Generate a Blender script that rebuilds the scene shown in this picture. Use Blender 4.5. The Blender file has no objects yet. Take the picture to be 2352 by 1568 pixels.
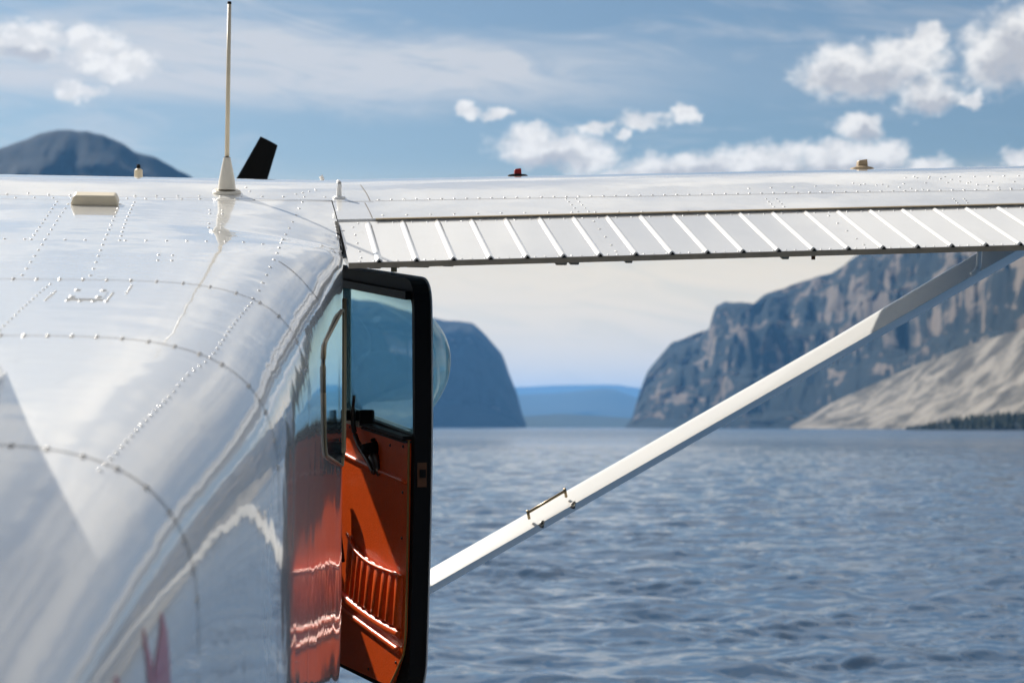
import bpy, bmesh, math, random
import numpy as np
from mathutils import Vector, Matrix
from mathutils.bvhtree import BVHTree

random.seed(7)
R = math.radians
scene = bpy.context.scene
COL = scene.collection
CZ = 2.3                       # lens height above the lake (m)

# ------------------------------------------------------------------ camera
cam_d = bpy.data.cameras.new('camera')
cam_d.lens = 70.0
cam_d.sensor_width = 36.0
cam_d.clip_start = 0.05
cam_d.clip_end = 90000.0
cam_d.dof.use_dof = True
cam_d.dof.focus_distance = 5.35
cam_d.dof.aperture_fstop = 5.6
cam_d.dof.aperture_blades = 9
cam = bpy.data.objects.new('camera', cam_d)
COL.objects.link(cam)
cam.location = (0, 0, CZ)
cam.rotation_euler = (R(90 + 2.45), 0, R(-8.57))
scene.camera = cam
CAMR = cam.rotation_euler.to_matrix()

# ------------------------------------------------------------------ light
SUN_EL, SUN_AZ = R(36.0), R(-28.5)        # azimuth measured from +Y towards +X
SUN_DIR = Vector((math.sin(SUN_AZ) * math.cos(SUN_EL), math.cos(SUN_AZ) * math.cos(SUN_EL), math.sin(SUN_EL)))
sun_d = bpy.data.lights.new('sun', 'SUN')
sun_d.energy = 5.0
sun_d.angle = R(0.53)
sun_d.color = (1.0, 0.935, 0.83)
sun = bpy.data.objects.new('sun', sun_d)
COL.objects.link(sun)
sun.rotation_euler = SUN_DIR.to_track_quat('Z', 'Y').to_euler()
sun.location = (-20, 40, 40)

scene.view_settings.view_transform = 'Standard'
scene.view_settings.look = 'None'
scene.view_settings.exposure = 0.70
scene.view_settings.gamma = 1.0
scene.view_settings.use_curve_mapping = False
scene.render.engine = 'CYCLES'
scene.cycles.use_denoising = True
scene.cycles.max_bounces = 7
scene.cycles.diffuse_bounces = 3
scene.cycles.glossy_bounces = 4
scene.cycles.transparent_max_bounces = 12
scene.cycles.volume_bounces = 0
scene.cycles.caustics_reflective = False
scene.cycles.caustics_refractive = False
scene.cycles.sample_clamp_indirect = 6.0

FPX = 4573.0                              # focal length in pixels of a 2352 px wide picture
def ray(u, v):
    return CAMR @ Vector(((u - 1176.0) / FPX, (784.0 - v) / FPX, -1.0))
def azel(u, v):
    d = ray(u, v).normalized()
    return math.atan2(d.x, d.y), math.asin(d.z)
def atY(u, v, Y):
    d = ray(u, v)
    return d * (Y / d.y)                  # point relative to the lens

# ------------------------------------------------------------------ sky
world = bpy.data.worlds.new('World')
scene.world = world
world.use_nodes = True
wt = world.node_tree
world.cycles.sampling_method = 'MANUAL'
world.cycles.sample_map_resolution = 512
wt.nodes.clear()
class NT:
    def __init__(s, t): s.t = t
    def n(s, kind, **kw):
        k = s.t.nodes.new(kind)
        for a, b in kw.items(): setattr(k, a, b)
        return k
    def link(s, a, b): s.t.links.new(a, b)
    def put(s, sock, val):
        if isinstance(val, bpy.types.NodeSocket): s.t.links.new(val, sock)
        else: sock.default_value = val
    def m(s, op, a, b=0.0, c=0.0, clamp=False):
        k = s.t.nodes.new('ShaderNodeMath'); k.operation = op; k.use_clamp = clamp
        s.put(k.inputs[0], a); s.put(k.inputs[1], b); s.put(k.inputs[2], c)
        return k.outputs[0]
    def mr(s, x, a, b, c=0.0, d=1.0, kind='SMOOTHSTEP'):
        k = s.t.nodes.new('ShaderNodeMapRange'); k.interpolation_type = kind
        s.put(k.inputs[0], x); s.put(k.inputs[1], a); s.put(k.inputs[2], b); s.put(k.inputs[3], c); s.put(k.inputs[4], d)
        return k.outputs[0]
    def mix(s, f, a, b, blend='MIX'):
        k = s.t.nodes.new('ShaderNodeMix'); k.data_type = 'RGBA'; k.blend_type = blend
        s.put(k.inputs[0], f); s.put(k.inputs[6], a); s.put(k.inputs[7], b)
        return k.outputs[2]
    def noise(s, vec, scale, detail=4.0, rough=0.55, dist=0.0, out=0):
        k = s.t.nodes.new('ShaderNodeTexNoise')
        if vec is not None: s.put(k.inputs['Vector'], vec)
        k.inputs['Scale'].default_value = scale; k.inputs['Detail'].default_value = detail
        k.inputs['Roughness'].default_value = rough; k.inputs['Distortion'].default_value = dist
        return k.outputs[out]
    def comb(s, x, y, z):
        k = s.t.nodes.new('ShaderNodeCombineXYZ'); s.put(k.inputs[0], x); s.put(k.inputs[1], y); s.put(k.inputs[2], z)
        return k.outputs[0]
    def vmul(s, v, w):
        k = s.t.nodes.new('ShaderNodeVectorMath'); k.operation = 'MULTIPLY'; s.put(k.inputs[0], v); k.inputs[1].default_value = w
        return k.outputs[0]
    def vadd(s, v, w):
        k = s.t.nodes.new('ShaderNodeVectorMath'); k.operation = 'ADD'; s.put(k.inputs[0], v); s.put(k.inputs[1], w)
        return k.outputs[0]

W = NT(wt)
tc = W.n('ShaderNodeTexCoord')
sep = W.n('ShaderNodeSeparateXYZ')
W.link(tc.outputs['Generated'], sep.inputs[0])
az = W.m('ARCTAN2', sep.outputs[0], sep.outputs[1])
el = W.m('ARCSINE', sep.outputs[2])
sky = W.n('ShaderNodeTexSky')
sky.sky_type = 'NISHITA'
sky.sun_disc = False
sky.sun_elevation = SUN_EL
sky.sun_rotation = SUN_AZ
sky.altitude = 300
sky.air_density = 1.0
sky.dust_density = 1.2
sky.ozone_density = 1.2
SKY_STRENGTH = 0.037
skyc = W.n('ShaderNodeVectorMath', operation='SCALE')
W.link(W.vmul(sky.outputs[0], (0.86, 1.0, 1.06)), skyc.inputs[0]); skyc.inputs[3].default_value = SKY_STRENGTH
skycol = skyc.outputs[0]
# thin high cloud drawn out along the horizon
def noise2(x, y, detail, rough, dist=0.0, out=0):
    o = W.noise(W.comb(x, y, 0.0), 1.0, detail, rough, dist, out)
    o.node.noise_dimensions = '2D'
    return o
n1 = noise2(W.m('MULTIPLY', az, 5.0), W.m('MULTIPLY', el, 22.0), 5.0, 0.6, 0.7)
n2 = noise2(W.m('MULTIPLY', az, 14.0), W.m('MULTIPLY_ADD', W.m('MULTIPLY_ADD', az, 0.10, el), 75.0, 9.0), 4.0, 0.6, 0.9)
a0, e0 = azel(700, 170)
band = W.m('MULTIPLY', W.mr(W.m('ABSOLUTE', W.m('SUBTRACT', el, W.m('MULTIPLY_ADD', n1, 0.03, e0 - 0.012))), 0.004, 0.026, 1.0, 0.0),
           W.mr(az, azel(1750, 200)[0], azel(1000, 200)[0], 0.10, 1.0))
cir = W.m('ADD', W.m('MULTIPLY', W.mr(W.m('MULTIPLY_ADD', n2, 0.4, W.m('MULTIPLY', n1, 0.6)), 0.46, 0.74), 0.46), W.m('MULTIPLY', band, W.mr(n2, 0.22, 0.58, 0.45, 0.9)), clamp=True)
cir = W.m('MINIMUM', cir, 0.9)
c1 = W.mix(cir, skycol, (0.415, 0.415, 0.42, 1))
# pale cloud deck low over the water
low = W.m('MULTIPLY', W.mr(el, 0.068, 0.138, 1.0, 0.0), W.mr(n2, 0.15, 0.6, 0.80, 1.0))
c1 = W.mix(low, c1, (0.63, 0.535, 0.385, 1))
# heaped cumulus
wn = noise2(W.m('MULTIPLY', az, 42.0), W.m('MULTIPLY', el, 55.0), 5.0, 0.62, 0.0, 1)
pos2 = W.comb(az, el, 0.0)
wv = W.n('ShaderNodeVectorMath', operation='MULTIPLY_ADD')
W.link(wn, wv.inputs[0]); wv.inputs[1].default_value = (0.022, 0.018, 0.0)
W.link(W.vadd(pos2, (-0.011, -0.009, 0.0)), wv.inputs[2])
wpos = wv.outputs[0]
CLOUDS = [(1985,160,140,60),(2080,130,90,50),(2135,88,40,40),(1900,178,80,38),(2140,218,70,46),(2228,236,28,17),
          (2305,125,100,84),(2380,105,110,88),(1978,295,55,30),(1568,268,28,20),(1470,277,60,22),(1370,290,46,16),(1432,318,17,16),
          (1265,340,135,38),(1225,322,66,30),(1350,362,80,32),(1610,392,200,40),(1760,378,130,48),(1930,372,140,48),(2045,358,56,38),
          (2150,388,80,28),(1470,404,105,20),(55,98,84,44),(215,105,68,42),(280,152,76,32),(180,216,56,20),(1075,252,30,20),(1140,258,40,13),
          (2345,365,44,32)]
SHADES = [(1990,192,110,30),(2145,240,46,22),(2330,170,80,40),(2350,110,50,40),(1270,368,90,18),(1620,415,170,22),(1780,408,110,25),(1960,405,120,25),(1985,310,36,12),(60,130,60,20)]
def blobs(L):
    d = None
    for (cu, cv, ru, rv) in L:
        ca, ce = azel(cu, cv)
        q = W.n('ShaderNodeVectorMath', operation='MULTIPLY_ADD'); W.link(wpos, q.inputs[0])
        q.inputs[1].default_value = (FPX / (ru * 1.1), FPX / (rv * 1.12), 0); q.inputs[2].default_value = (-ca * FPX / (ru * 1.1), -ce * FPX / (rv * 1.12), 0)
        l = W.n('ShaderNodeVectorMath', operation='DOT_PRODUCT'); W.link(q.outputs[0], l.inputs[0]); W.link(q.outputs[0], l.inputs[1])
        d = l.outputs['Value'] if d is None else W.m('MINIMUM', d, l.outputs['Value'])
    return d
dmin = blobs(CLOUDS)
dsh = blobs(SHADES)
puff = noise2(W.m('MULTIPLY', az, 80.0), W.m('MULTIPLY', el, 100.0), 3.0, 0.55)
dens = W.m('ADD', W.m('SUBTRACT', 1.0, dmin), W.m('MULTIPLY_ADD', puff, 1.3, -0.65))
ng = noise2(W.m('MULTIPLY', az, 7.0), W.m('MULTIPLY_ADD', el, 11.0, 8.0), 6.0, 0.58, 0.2)
away = W.m('MAXIMUM', W.mr(W.m('ABSOLUTE', W.m('SUBTRACT', az, azel(1176, 784)[0])), 0.28, 0.36), W.mr(el, 0.24, 0.32))
gen = W.m('MULTIPLY', W.mr(ng, 0.35, 0.68, 0.0, 0.95), away)
mask = W.m('MAXIMUM', W.mr(dens, -0.35, 0.85), gen)
grey = W.m('MULTIPLY', W.mr(dsh, 0.0, 1.9, 1.0, 0.0), 0.9)
grey = W.m('ADD', grey, W.mr(puff, 0.40, 0.62, 0.35, 0.0), clamp=True)
cc = W.mix(grey, (0.58, 0.565, 0.54, 1), (0.33, 0.33, 0.34, 1))
c2 = W.mix(mask, c1, cc)
bg = W.n('ShaderNodeBackground')
W.link(c2, bg.inputs[0]); bg.inputs[1].default_value = 1.0
wo = W.n('ShaderNodeOutputWorld')
W.link(bg.outputs[0], wo.inputs[0])

# ------------------------------------------------------------------ materials
def mat(name):
    m = bpy.data.materials.new(name); m.use_nodes = True
    t = NT(m.node_tree)
    b = m.node_tree.nodes['Principled BSDF']
    return m, t, b
def simple(name, col, rough=0.5, metal=0.0, bump=0.0, bscale=200.0, var=0.12, coat=0.0):
    m, t, b = mat(name)
    oc = t.n('ShaderNodeTexCoord').outputs['Object']
    f = t.noise(oc, bscale * 0.3, 5.0, 0.6)
    lo = tuple(c * (1 - var) for c in col) + (1,); hi = tuple(min(1, c * (1 + var)) for c in col) + (1,)
    t.link(t.mix(f, lo, hi), b.inputs['Base Color'])
    b.inputs['Roughness'].default_value = rough; b.inputs['Metallic'].default_value = metal
    b.inputs['Coat Weight'].default_value = coat; b.inputs['Coat Roughness'].default_value = 0.05
    if bump:
        k = t.n('ShaderNodeBump'); k.inputs['Strength'].default_value = 1.0; k.inputs['Distance'].default_value = bump
        t.link(t.noise(oc, bscale, 4.0, 0.6), k.inputs['Height']); t.link(k.outputs[0], b.inputs['Normal'])
    return m
def paint(name, dent):
    m, t, b = mat(name)
    oc = t.n('ShaderNodeTexCoord').outputs['Object']
    f = t.noise(oc, 2.2, 6.0, 0.65); g = t.noise(t.vmul(oc, (1, .25, 1)), 30.0, 5.0, 0.7)
    c = t.mix(f, (0.815, 0.805, 0.785, 1), (0.86, 0.85, 0.83, 1))
    c = t.mix(t.mr(g, 0.62, 0.85, 0.0, 0.25), c, (0.62, 0.57, 0.48, 1))
    st = t.noise(t.vmul(oc, (26, 1.6, 26)), 1.0, 5.0, 0.65, 0.3)
    c = t.mix(t.m('MULTIPLY', t.mr(st, 0.58, 0.80), t.mr(f, 0.40, 0.62, 0.05, 0.30)), c, (0.50, 0.46, 0.38, 1))
    t.link(c, b.inputs['Base Color'])
    b.inputs['Roughness'].default_value = 0.22
    b.inputs['Coat Weight'].default_value = 1.0; b.inputs['Coat Roughness'].default_value = 0.045; b.inputs['Coat IOR'].default_value = 1.52
    h = t.m('ADD', t.noise(oc, 5.0, 2.0, 0.5), t.m('MULTIPLY', t.noise(t.vmul(oc, (1, .5, 1)), 17.0, 2.0, 0.5), 0.18))
    k = t.n('ShaderNodeBump'); k.inputs['Strength'].default_value = 1.0; k.inputs['Distance'].default_value = dent
    t.link(h, k.inputs['Height']); t.link(k.outputs[0], b.inputs['Normal']); t.link(k.outputs[0], b.inputs['Coat Normal'])
    return m
M = {}
M['paint'] = paint('white_aircraft_paint', 0.0019)
M['strut_paint'] = paint('white_strut_paint', 0.0006)
M['flap_paint'] = paint('white_flap_paint', 0.0006)
M['seam'] = simple('dark_seam', (0.10, 0.085, 0.07), 0.7)  # dark brown-grey line of the skin joints
M['rivet'] = simple('rivet_paint', (0.74, 0.73, 0.71), 0.25)
M['mast'] = simple('aged_white_mast', (0.74, 0.69, 0.59), 0.3, bscale=60, var=0.08)
M['cream'] = simple('aged_cream_plastic', (0.62, 0.54, 0.40), 0.4, bscale=60, var=0.18)
M['black'] = simple('matt_black', (0.006, 0.006, 0.006), 0.8)
M['blade'] = simple('black_blade', (0.004, 0.004, 0.004), 0.85)
M['rubber'] = simple('black_rubber', (0.006, 0.0045, 0.004), 0.6, bump=0.0006, bscale=400)
M['inner'] = simple('dark_cabin', (0.05, 0.035, 0.028), 0.8)
M['headliner'] = simple('headliner', (0.22, 0.18, 0.14), 0.9)
M['leather'] = simple('orange_vinyl', (0.80, 0.090, 0.005), 0.28, bump=0.0014, bscale=180, var=0.16)
M['red'] = simple('red_cap', (0.28, 0.012, 0.012), 0.35)
M['redletter'] = simple('red_letter', (0.50, 0.02, 0.06), 0.3, coat=0.5)
M['ochre'] = simple('ochre_edging', (0.30, 0.16, 0.035), 0.5)
M['tan'] = simple('tan_cap', (0.33, 0.25, 0.16), 0.5)
M['shade_brown'] = simple('edge_shade_brown', (0.40, 0.32, 0.23), 0.5, bscale=90, var=.35)  # brown shade of the flap edge put into the colour; fittings share it
M['brass'] = simple('worn_metal', (0.36, 0.27, 0.15), 0.4, metal=0.5)
M['steel'] = simple('dark_steel', (0.10, 0.09, 0.085), 0.28, metal=0.9)
M['beige'] = simple('beige_sill', (0.60, 0.53, 0.43), 0.45)
M['rust'] = simple('rusty_plate', (0.13, 0.045, 0.014), 0.7, bscale=120, var=0.5)
M['float'] = simple('float_bounce_cream', (0.72, 0.60, 0.40), 0.45)  # cream picked to bounce warm light onto the undersides
for k_ in ('rubber', 'black', 'blade'):
    M[k_].node_tree.nodes['Principled BSDF'].inputs['Specular IOR Level'].default_value = 0.22
def glass(name, tint, alpha_gloss=0.08):
    m, t, b = mat(name)
    m.node_tree.nodes.remove(b)
    out = m.node_tree.nodes['Material Output']
    tr = t.n('ShaderNodeBsdfTransparent'); tr.inputs[0].default_value = tint
    gl = t.n('ShaderNodeBsdfGlossy'); gl.inputs['Roughness'].default_value = 0.015
    oc = t.n('ShaderNodeTexCoord').outputs['Object']
    k = t.n('ShaderNodeBump'); k.inputs['Distance'].default_value = 0.004
    t.link(t.noise(oc, 6.0, 2.0, 0.5), k.inputs['Height']); t.link(k.outputs[0], gl.inputs['Normal'])
    gg = t.n('ShaderNodeNewGeometry')
    dt = t.n('ShaderNodeVectorMath', operation='DOT_PRODUCT'); t.link(gg.outputs['Incoming'], dt.inputs[0]); t.link(gg.outputs['Normal'], dt.inputs[1])
    fz = t.m('MULTIPLY_ADD', t.m('POWER', t.m('SUBTRACT', 1.0, t.m('ABSOLUTE', dt.outputs['Value'])), 5.0), 0.90, 0.10, clamp=True)
    mx = t.n('ShaderNodeMixShader'); t.link(fz, mx.inputs[0]); t.link(tr.outputs[0], mx.inputs[1]); t.link(gl.outputs[0], mx.inputs[2])
    t.link(mx.outputs[0], out.inputs['Surface'])
    return m
def acrylic(name, tint, veil):
    m = glass(name, tint); t = NT(m.node_tree)
    out = m.node_tree.nodes['Material Output']
    src = out.inputs['Surface'].links[0].from_socket
    tl = t.n('ShaderNodeBsdfTranslucent'); tl.inputs[0].default_value = veil
    df = t.n('ShaderNodeBsdfDiffuse'); df.inputs[0].default_value = veil
    a = t.n('ShaderNodeMixShader'); a.inputs[0].default_value = .5; t.link(tl.outputs[0], a.inputs[1]); t.link(df.outputs[0], a.inputs[2])
    mx = t.n('ShaderNodeMixShader'); mx.inputs[0].default_value = 0.25; t.link(src, mx.inputs[1]); t.link(a.outputs[0], mx.inputs[2])
    t.link(mx.outputs[0], out.inputs['Surface'])
    return m
M['glass'] = acrylic('tinted_acrylic', (0.70, 0.99, 1.0, 1), (0.50, 0.95, 1.0, 1))
M['clear'] = glass('clear_acrylic', (0.9, 0.93, 0.92, 1))

# ------------------------------------------------------------------ helpers
PLANE_BASE = Vector((-0.31, 6.0, 0.0))
def new_obj(name, me, parent=None, material=None, smooth=True):
    o = bpy.data.objects.new(name, me); COL.objects.link(o)
    if material is not None: me.materials.append(material)
    if smooth and len(me.polygons): me.polygons.foreach_set('use_smooth', [True] * len(me.polygons))
    if parent is not None: o.parent = parent
    return o
def mk(name, V, F, material, parent=None, smooth=True, sharp=None, rel=True, kind=None):
    """V are points relative to the lens (rel) ; stored relative to the seaplane's base."""
    off = Vector((0, 0, CZ)) - PLANE_BASE if rel else Vector((0, 0, 0))
    me = bpy.data.meshes.new(name)
    me.from_pydata([tuple(Vector(p) + off) for p in V], [], F)
    me.validate(); me.update()
    bm = bmesh.new(); bm.from_mesh(me); bmesh.ops.recalc_face_normals(bm, faces=bm.faces); bm.to_mesh(me); bm.free()
    o = new_obj(name, me, parent, material, smooth)
    if sharp is not None and smooth:
        me.set_sharp_from_angle(angle=R(sharp))
    if kind: o['kind'] = kind
    return o
def grid_faces(nr, nc, closed=False):
    F = []
    for i in range(nr - 1):
        for j in range(nc if closed else nc - 1):
            a = i * nc + j; b = i * nc + (j + 1) % nc
            F.append((a, b, b + nc, a + nc))
    return F
def loft(rings, closed=True, caps=True):
    n = len(rings[0]); V = [p for r in rings for p in r]
    F = grid_faces(len(rings), n, closed)
    if caps and closed:
        F.append(tuple(range(n))); F.append(tuple(range((len(rings) - 1) * n, len(rings) * n)))
    return V, F
def tube(path, rad, n=10):
    path = [Vector(p) for p in path]; rings = []
    rads = rad if isinstance(rad, (list, tuple)) else [rad] * len(path)
    for i, p in enumerate(path):
        t = (path[min(i + 1, len(path) - 1)] - path[max(i - 1, 0)]).normalized()
        up = Vector((0, 0, 1)) if abs(t.z) < 0.9 else Vector((0, 1, 0))
        a = t.cross(up).normalized(); b = t.cross(a).normalized()
        rings.append([p + a * (rads[i] * math.cos(2 * math.pi * k / n)) + b * (rads[i] * math.sin(2 * math.pi * k / n)) for k in range(n)])
    return loft(rings)
def smooth_path(pts, sub=6):
    pts = [Vector(p) for p in pts]; out = []
    for i in range(len(pts) - 1):
        p0, p1, p2, p3 = pts[max(i - 1, 0)], pts[i], pts[i + 1], pts[min(i + 2, len(pts) - 1)]
        for k in range(sub):
            t = k / sub
            out.append(0.5 * ((2 * p1) + (p2 - p0) * t + (2 * p0 - 5 * p1 + 4 * p2 - p3) * t * t + (3 * p1 - p0 - 3 * p2 + p3) * t ** 3))
    out.append(pts[-1]); return out
def box(c, s, rot=None):
    c = Vector(c); V = []
    for dx in (-.5, .5):
        for dy in (-.5, .5):
            for dz in (-.5, .5):
                p = Vector((dx * s[0], dy * s[1], dz * s[2]))
                if rot is not None: p = rot @ p
                V.append(c + p)
    return V, [(0, 1, 3, 2), (4, 6, 7, 5), (0, 4, 5, 1), (2, 3, 7, 6), (0, 2, 6, 4), (1, 5, 7, 3)]
def join(*parts):
    V, F = [], []
    for v, f in parts:
        o = len(V); V += list(v); F += [tuple(i + o for i in q) for q in f]
    return V, F
def lathe(c, prof, n=20, axis=None):
    c = Vector(c); rings = []
    q = axis.to_track_quat('Z', 'Y').to_matrix() if axis is not None else Matrix.Identity(3)
    for r, z in prof:
        rings.append([c + q @ Vector((r * math.cos(2 * math.pi * k / n), r * math.sin(2 * math.pi * k / n), z)) for k in range(n)])
    return loft(rings)
def bevel(o, w, seg=2, angle=30):
    md = o.modifiers.new('edge', 'BEVEL'); md.width = w; md.segments = seg; md.limit_method = 'ANGLE'; md.angle_limit = R(angle)
    md.harden_normals = False
def interp(x, xs, ys): return float(np.interp(x, xs, ys))
def pchip(x, xs, ys):
    # monotone-ish cubic through the points
    xs = list(xs); ys = list(ys)
    if x <= xs[0]: return ys[0] + (x - xs[0]) * (ys[1] - ys[0]) / (xs[1] - xs[0])
    if x >= xs[-1]: return ys[-1] + (x - xs[-1]) * (ys[-1] - ys[-2]) / (xs[-1] - xs[-2])
    i = max(k for k in range(len(xs)) if xs[k] <= x); i = min(i, len(xs) - 2)
    def slope(k):
        if k == 0: return (ys[1] - ys[0]) / (xs[1] - xs[0])
        if k == len(xs) - 1: return (ys[-1] - ys[-2]) / (xs[-1] - xs[-2])
        return (ys[k + 1] - ys[k - 1]) / (xs[k + 1] - xs[k - 1])
    h = xs[i + 1] - xs[i]; t = (x - xs[i]) / h
    m0, m1 = slope(i) * h, slope(i + 1) * h
    return (2*t**3 - 3*t*t + 1) * ys[i] + (t**3 - 2*t*t + t) * m0 + (-2*t**3 + 3*t*t) * ys[i+1] + (t**3 - t*t) * m1

# ------------------------------------------------------------------ numpy noise for land and water
def vnoise(x, y, seed):
    xi = np.floor(x).astype(np.int64); yi = np.floor(y).astype(np.int64)
    fx = x - xi; fy = y - yi
    def h(a, b):
        n = (a * 374761393 + b * 668265263 + seed * 974634777) & 0x7fffffff
        n = ((n ^ (n >> 13)) * 1274126177) & 0x7fffffff
        return ((n ^ (n >> 16)) & 0xffff) / 65535.0
    fx = fx * fx * (3 - 2 * fx); fy = fy * fy * (3 - 2 * fy)
    return (h(xi, yi) * (1 - fx) + h(xi + 1, yi) * fx) * (1 - fy) + (h(xi, yi + 1) * (1 - fx) + h(xi + 1, yi + 1) * fx) * fy
def fbm(x, y, seed, octs=5, gain=0.5):
    s = 0.0; a = 1.0; tot = 0.0
    for k in range(octs):
        s = s + a * vnoise(x * 2 ** k, y * 2 ** k, seed + k); tot += a; a *= gain
    return s / tot

# ================================================================== SETTING
def mesh_np(name, P, F, material, smooth=True):
    me = bpy.data.meshes.new(name)
    me.from_pydata(P.tolist(), [], F); me.update()
    return new_obj(name, me, None, material, smooth)

# ---- lake
def lake_material():
    m, t, b = mat('lake_water')
    b.inputs['Base Color'].default_value = (0.026, 0.064, 0.125, 1)
    b.inputs['IOR'].default_value = 1.36
    g = t.n('ShaderNodeNewGeometry').outputs['Position']
    ln = t.n('ShaderNodeVectorMath', operation='LENGTH'); t.link(g, ln.inputs[0])
    t.link(t.mr(ln.outputs['Value'], 60.0, 600.0, 0.02, 0.24), b.inputs['Roughness'])   # open water is more wind-ruffled
    patch = t.mr(t.noise(t.vmul(g, (1.0, 0.35, 1)), 0.045, 4.0, 0.6, 0.4), 0.32, 0.66, 0.55, 1.35)
    h = t.m('ADD', t.noise(t.vmul(g, (1.0, 0.85, 1)), 2.3, 5.0, 0.58, 0.35), t.m('MULTIPLY', t.noise(t.vmul(g, (0.8, 0.8, 1)), 0.7, 2.0, 0.5), 0.9))
    k = t.n('ShaderNodeBump'); k.inputs['Strength'].default_value = 1.0; k.inputs['Distance'].default_value = 0.014
    t.link(t.m('MULTIPLY', t.m('MULTIPLY', h, patch), t.mr(ln.outputs['Value'], 35.0, 300.0, 1.0, 7.5)), k.inputs['Height']); t.link(k.outputs[0], b.inputs['Normal'])
    return m
M['lake'] = lake_material()
def build_lake():
    nr, na = 1050, 620
    r = 15.0 * (330.0 / 15.0) ** (np.linspace(0, 1, nr))
    r = np.concatenate([[0.5, 4.0, 8.0, 12.0], r, [400, 700, 1200, 2500, 5000, 10000, 19500]])
    a = np.concatenate([np.linspace(-math.pi, -0.20, 40)[:-1], np.linspace(-0.20, 0.46, na), np.linspace(0.46, math.pi, 40)[1:-1]])
    A, Rr = np.meshgrid(a, r)
    X = Rr * np.sin(A); Y = Rr * np.cos(A); Z = np.zeros_like(X)
    rng = np.random.default_rng(5)
    fade = np.clip(1.0 - (Rr - 120) / 200, 0, 1) * np.clip((Rr - 12) / 4, 0, 1)
    fine = np.clip(1.0 - (Rr - 40) / 80, 0, 1) * fade
    gust = np.clip((fbm(X / 1.5 + 90, Y / 1.1 + 90, 81, 3) - 0.30) * 2.6, 0.35, 1.5)
    wx = 0.35 * (fbm(X / 1.7 + 40, Y / 1.7 + 40, 91, 2) - .5); wy = 0.35 * (fbm(X / 1.7 + 10, Y / 1.7 + 10, 92, 2) - .5)
    for k in range(70):
        long_wave = k < 22
        lam = 0.9 * (3.4 / 0.9) ** rng.random() if long_wave else 0.24 * (0.75 / 0.24) ** rng.random()
        th = rng.normal(math.radians(205), math.radians(42))
        kk = 2 * math.pi / lam
        ph = rng.random() * 6.283
        w = ((X + wx) * math.sin(th) + (Y + wy) * math.cos(th)) * kk + ph
        if long_wave: Z += 0.0046 * lam * fade * (np.sin(w) + 0.25 * np.cos(2 * w))
        else: Z += 0.0064 * lam * fine * gust * np.sin(w)
    P = np.stack([X, Y, Z], -1).reshape(-1, 3)
    n = len(a)
    F = []
    for i in range(len(r) - 1):
        o = i * n
        F += [(o + j, o + (j + 1) % n, o + n + (j + 1) % n, o + n + j) for j in range(n)]
    F.append(tuple(range(n))[::-1])
    o = mesh_np('lake', P, F, M['lake'])
    o['kind'] = 'structure'; o['label'] = 'rippled grey blue lake water below the seaplane'
build_lake()

# ---- mountains
def mountain_material(name, rock, rock2, forest, rockiness, scree=None):
    m, t, b = mat(name)
    g = t.n('ShaderNodeNewGeometry')
    pos = g.outputs['Position']
    sp = t.n('ShaderNodeSeparateXYZ'); t.link(g.outputs['Normal'], sp.inputs[0])
    big = t.noise(t.vmul(pos, (1, 1, 0.75)), 0.010, 6.0, 0.62, 0.6)
    band = t.noise(t.vmul(pos, (0.12, 0.12, 1.0)), 0.022, 5.0, 0.6, 1.2)
    fine = t.noise(pos, 0.06, 6.0, 0.65)
    s = t.m('ADD', t.m('MULTIPLY', big, 0.75), t.m('ADD', t.m('MULTIPLY', band, 0.62), t.m('MULTIPLY', fine, 0.25)))
    s = t.m('SUBTRACT', s, t.m('MULTIPLY', sp.outputs[2], 0.25))
    f = t.mr(s, 0.66 - rockiness, 0.77 - rockiness)
    rc = t.mix(t.noise(t.vmul(pos, (1, 1, .3)), 0.05, 5.0, 0.7), rock + (1,), rock2 + (1,))
    fc = t.mix(fine, tuple(c * .6 for c in forest) + (1,), tuple(c * 1.4 for c in forest) + (1,))
    t.link(t.mix(f, fc, rc), b.inputs['Base Color'])
    b.inputs['Roughness'].default_value = 0.95
    b.inputs['Specular IOR Level'].default_value = 0.1
    return m
def scree_material():
    m, t, b = mat('scree')
    g = t.n('ShaderNodeNewGeometry').outputs['Position']
    st = t.noise(t.vmul(g, (1, .22, .10)), 0.055, 6.0, 0.68, 0.5)
    fi = t.noise(g, 0.12, 5.0, 0.7)
    c = t.mix(t.mr(st, .38, .62), (0.058, 0.056, 0.052, 1), (0.23, 0.212, 0.186, 1))
    c = t.mix(t.mr(fi, .6, .75, 0, .5), c, (0.06, 0.07, 0.04, 1))
    t.link(c, b.inputs['Base Color']); b.inputs['Roughness'].default_value = 1.0
    b.inputs['Specular IOR Level'].default_value = 0.1
    return m
M['rock_right'] = mountain_material('cliff_rock', (0.085, 0.072, 0.062), (0.23, 0.185, 0.142), (0.008, 0.015, 0.017), -0.06)
M['rock_left'] = mountain_material('wooded_rock', (0.10, 0.09, 0.075), (0.16, 0.13, 0.10), (0.005, 0.012, 0.018), -0.26)
M['hill'] = mountain_material('far_hill', (0.10, 0.09, 0.075), (0.14, 0.12, 0.10), (0.03, 0.042, 0.03), -0.2)
M['scree'] = scree_material()

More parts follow.
